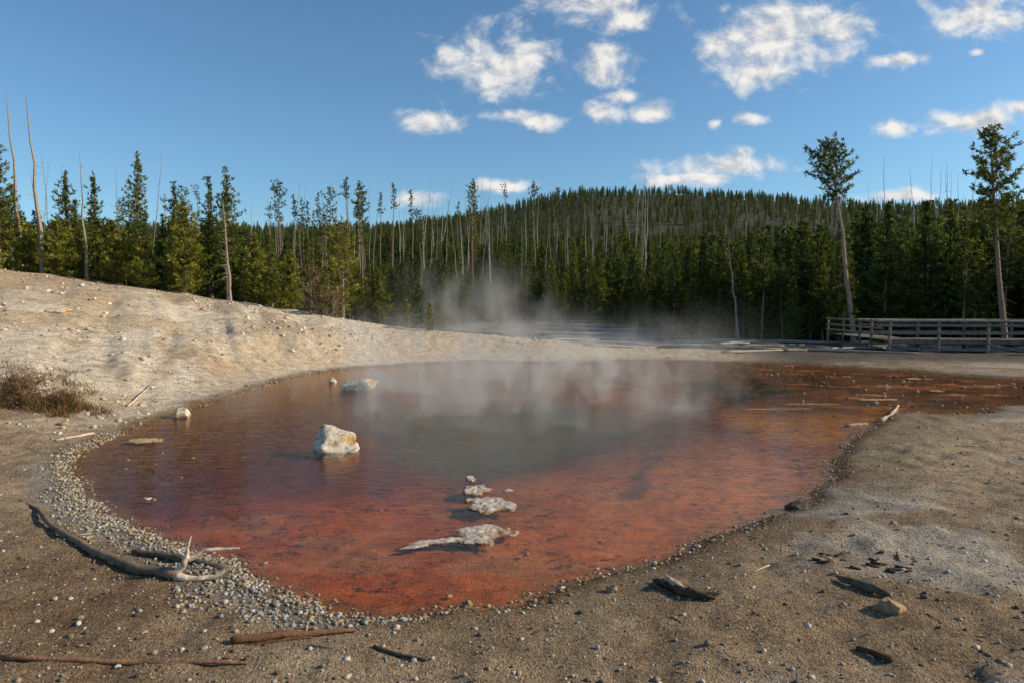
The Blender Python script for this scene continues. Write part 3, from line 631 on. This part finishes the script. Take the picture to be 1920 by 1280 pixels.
for k in range(34):
    y_=random.uniform(32,46);x_=random.uniform(.06,.62)*y_;a=random.uniform(-.5,.5);l=random.uniform(2,5.5)
    if y_>edge(np.array([x_]))[0]+1: continue
    p0=(x_-l/2*math.cos(a),y_-l/2*math.sin(a));p1=(x_+l/2*math.cos(a),y_+l/2*math.sin(a))
    log('fallen_log',[gz(*p0,.08),gz(x_,y_,.1),gz(*p1,.06)],[.08,.07,.03],n=7,col=random.choice([(.9,.87,.84),(.5,.47,.45),(.7,.65,.6)]),mat_=M_snag,sub=3)

# ------------------------------------------------------------------ dry grass
def grass(x,y,r,n,h):
    b=B();th=rng.uniform(0,6.28,n);rr=r*np.sqrt(rng.uniform(0,1,n));gx=x+rr*np.cos(th);gy=y+rr*np.sin(th);g=height(gx,gy)
    k=fbm(gx*2.4,gy*2.4,201)>.50;gx=gx[k];gy=gy[k];g=g[k];n=len(gx)
    hh=.5+1.1*fbm(gx*1.7,gy*1.7,203)
    D_=np.stack([rng.normal(size=n)*.6,rng.normal(size=n)*.6,np.ones(n)],1)
    Cc=np.array([(1,1,1),(1.3,.9,.6),(.6,.8,.6),(1.0,.55,.4)])[rng.integers(0,4,n)]*rng.uniform(.4,1.2,(n,1))
    b.blades(np.stack([gx,gy,g-.01],1),D_,rng.uniform(.3,1.1,n)*h*hh,.009,0,Cc);return b.obj('dry_grass',[M_grass])
grass(-10.3,14.3,1.2,4200,.32);grass(-9.3,14.9,.7,1000,.2);grass(-10.9,15.9,1.0,1600,.24);grass(-8.9,16.4,.6,400,.13);grass(-11.3,13.0,1.1,2200,.28);grass(-8.6,11.2,.4,220,.13);grass(-12.2,17.2,1.0,900,.2)
# ------------------------------------------------------------------ boardwalk
b=B();A_=np.array([18.4,33.6]);B2=np.array([46.,31.4]);dirv=(B2-A_)/np.linalg.norm(B2-A_);nrm=np.array([-dirv[1],dirv[0]]);Lb=np.linalg.norm(B2-A_)
def pp(s,w,z): q=A_+dirv*s+nrm*w;return (q[0],q[1],z)
def cl(): k=random.uniform(.5,1.2);return (k,k*.98,k*.95)
s=0
while s<Lb: b.beam(pp(s+.07,-.06,.74),pp(s+.07,1.85,.74),.135,.045,0,cl());s+=.15
for w_ in (0,1.75): b.beam(pp(0,w_,.635),pp(Lb,w_,.635),.1,.16,0,(.8,.8,.8))
s=.15
k=0
while s<Lb:
    for w_ in (-.12,1.92):
        b.tube([pp(s,w_,-.3),pp(s,w_,1.72)],[.075,.07],8,0,cl(),jit=.05)
    if k%2==0: b.beam(pp(s,-.2,.12),pp(s+2.2,-.2,.55),.04,.12,0,cl());b.beam(pp(s,-.245,.55),pp(s+2.2,-.245,.12),.04,.12,0,cl())
    s+=2.3;k+=1
for w_ in (-.12,1.92):
    for z_,r_ in ((1.66,.075),(1.42,.055),(1.05,.055)):
        b.tube([pp(q,w_-.11*(1 if w_<0 else -1),z_+random.uniform(-.015,.015)) for q in np.linspace(-.5,Lb,9)],[r_]*9,8,0,(1.0,.97,.93),jit=.04)
b.beam(pp(.0,-.15,.30),pp(Lb,-.15,.30),.05,.14,0,(.9,.9,.9))
for q in np.arange(2.2,7,.15): b.beam(pp(-.0,q,.742),pp(1.7,q,.742),.135,.045,0,cl())
for q in (2.6,4.8,7.0):
    b.tube([pp(-.15,q,-.3),pp(-.15,q,1.7)],[.07,.065],8,0,cl(),jit=.05)
for z_ in (1.64,1.3,1.0): b.tube([pp(-.25,-.2,z_),pp(-.25,7,z_)],[.055]*2,8,0,(1.1,1.08,1.05))
b.obj('boardwalk',[M_plank])

# ------------------------------------------------------------------ steam
def steam(name,c,dim,dens_,scale,lo,hi,offs=0,zp=1.0):
    b=B();a=np.array(dim)/2
    V=[(sx*a[0],sy*a[1],sz*a[2]) for sz in(-1,1) for sx,sy in((-1,-1),(1,-1),(1,1),(-1,1))]
    b.add(V,[(3,2,1,0),(4,5,6,7),(0,1,5,4),(1,2,6,5),(2,3,7,6),(3,0,4,7)],0,(1,1,1))
    m,N=mat(name+'_vapour')
    tc=N.n('ShaderNodeTexCoord').outputs['Object']
    nv=N.n('ShaderNodeVectorMath',operation='MULTIPLY',inp={0:tc,1:(1/a[0],1/a[1],0)}).outputs[0]
    ln=N.n('ShaderNodeVectorMath',operation='LENGTH',inp={0:nv}).outputs['Value']
    rad=N.mr(ln,.35,1.0,1,0)
    z=N.n('ShaderNodeSeparateXYZ',inp={0:tc}).outputs[2]
    hf=N.mr(z,-a[2],a[2],1,0);hf=N.math('POWER',hf,zp)
    mp=N.n('ShaderNodeMapping',inp={'Vector':tc,'Location':(offs,offs*.7,offs*.3),'Rotation':(0,.35,0),'Scale':(1,1,.55)}).outputs[0]
    nz=N.mr(N.noise(mp,scale,3,.6,.9),lo,hi)
    d=N.math('MULTIPLY',N.math('MULTIPLY',N.math('MULTIPLY',nz,rad),hf),dens_)
    v=N.n('ShaderNodeVolumePrincipled',inp={'Color':(1,.96,.91,1),'Density':d,'Anisotropy':.1}).outputs[0]
    out(N,None,v)
    o=b.obj(name,[m],loc=c);return o
steam('steam',(-.6,19.5,1.52),(17,17,3.0),.62,.62,.52,.68,3,1.6)
steam('steam',(-2.6,47,3.2),(15,10,6.0),.34,.40,.41,.70,7,1.1)
steam('steam',(9.5,38,1.3),(10,6,2.4),.2,.6,.50,.72,12,1.3)

# ------------------------------------------------------------------ world
wd_=bpy.data.worlds.new('World');scene.world=wd_;wd_.use_nodes=True;N=NT(wd_.node_tree)
sky=N.n('ShaderNodeTexSky',sky_type='NISHITA',sun_disc=False,sun_elevation=SUN_EL,sun_rotation=SUN_AZ,altitude=500.0,air_density=1.0,dust_density=.8,ozone_density=2.5)
dr=N.n('ShaderNodeTexCoord').outputs['Generated']
sx=N.n('ShaderNodeSeparateXYZ',inp={0:dr})
yy_=N.math('MAXIMUM',sx.outputs[1],.05)
uv=N.n('ShaderNodeCombineXYZ',inp={0:N.math('DIVIDE',sx.outputs[0],yy_),1:N.math('DIVIDE',sx.outputs[2],yy_),2:0.0}).outputs[0]
wn=N.n('ShaderNodeTexNoise',inp={'Vector':uv,'Scale':9.0,'Detail':3.0}).outputs['Color']
wv=N.n('ShaderNodeVectorMath',operation='MULTIPLY_ADD',inp={0:wn,1:(.04,.03,0),2:(-.02,-.015,0)}).outputs[0]
p_=N.n('ShaderNodeVectorMath',operation='ADD',inp={0:uv,1:wv}).outputs[0]
CL=[(-.025,.346,.092,.052),(.12,.432,.10,.034),(.165,.412,.042,.028),(.12,.338,.055,.026),(.145,.36,.035,.02),(.38,.38,.12,.050),(.35,.335,.075,.032),(.46,.39,.06,.035),(.29,.37,.04,.025),(.665,.41,.095,.034),(-.115,.262,.048,.018),(.025,.265,.065,.013),(.125,.278,.036,.018),(.20,.28,.04,.016),(.16,.30,.03,.012),(.35,.262,.04,.010),(.293,.256,.012,.008),(.555,.256,.036,.013),(.67,.263,.08,.020),(.74,.285,.03,.016),(.555,.347,.045,.012),(.30,.198,.095,.020),(.265,.180,.09,.013),(-.01,.172,.055,.012),(-.15,.148,.04,.014),(.57,.155,.06,.012),(.67,.36,.012,.007),(.95,.4,.15,.05),(1.1,.28,.12,.03),(-1.2,.3,.1,.03)]
dm=None
for (a_,b_,ra,rb) in CL:
    ra*=1.08;rb*=1.08
    v=N.n('ShaderNodeVectorMath',operation='MULTIPLY_ADD',inp={0:p_,1:(1/ra,1/rb,0),2:(-a_/ra,-b_/rb,0)}).outputs[0]
    l=N.n('ShaderNodeVectorMath',operation='LENGTH',inp={0:v}).outputs['Value']
    dm=l if dm is None else N.math('SMOOTH_MIN',dm,l,.2)
st=N.n('ShaderNodeMapping',inp={'Vector':uv,'Scale':(1,1.35,1)}).outputs[0]
n1=N.noise(st,17,9,.6,.3)
st2=N.n('ShaderNodeVectorMath',operation='ADD',inp={0:st,1:(.010,.014,0)}).outputs[0]
n2=N.noise(st2,17,9,.6,.3)
fld=N.math('ADD',N.math('SUBTRACT',1.0,dm),N.math('MULTIPLY',N.math('SUBTRACT',n1,.5),2.6))
al=N.mr(fld,-.10,.90)
al=N.math('MULTIPLY',al,N.mr(sx.outputs[1],.06,.15))
rel=N.math('MULTIPLY_ADD',N.math('SUBTRACT',n1,n2),4.5,.64,clamp=True)  # lit and shaded cloud sides, painted from noise offset towards the sun
cc=N.mix(rel,(.54,.58,.66),(1.0,.975,.93))
skc=N.mix(1,sky.outputs[0],(.74,.97,1.04),'MULTIPLY')
bg1=N.n('ShaderNodeBackground',inp={'Color':skc,'Strength':.135}).outputs[0]
bg2=N.n('ShaderNodeBackground',inp={'Color':cc,'Strength':.90}).outputs[0]
ms=N.n('ShaderNodeMixShader',inp={0:al,1:bg1,2:bg2}).outputs[0]
N.nt.links.new(ms,N.n('ShaderNodeOutputWorld').inputs[0])
ld=bpy.data.lights.new('sun','SUN');ld.energy=5;ld.angle=math.radians(.53);ld.color=(1,.85,.62)
lo=bpy.data.objects.new('sun',ld);scene.collection.objects.link(lo)
S=Vector((math.sin(SUN_AZ)*math.cos(SUN_EL),math.cos(SUN_AZ)*math.cos(SUN_EL),math.sin(SUN_EL)))
lo.rotation_euler=(-S).to_track_quat('-Z','Y').to_euler();lo.location=(30,-5,30)
cd=bpy.data.cameras.new('camera');cd.lens=24;cd.sensor_width=36;cd.clip_end=6000;cd.clip_start=.1
co=bpy.data.objects.new('camera',cd);scene.collection.objects.link(co);co.location=(0,0,2.5);co.rotation_euler=(math.radians(90-3.13),0,0)
scene.camera=co
print('t',time.time()-T0)
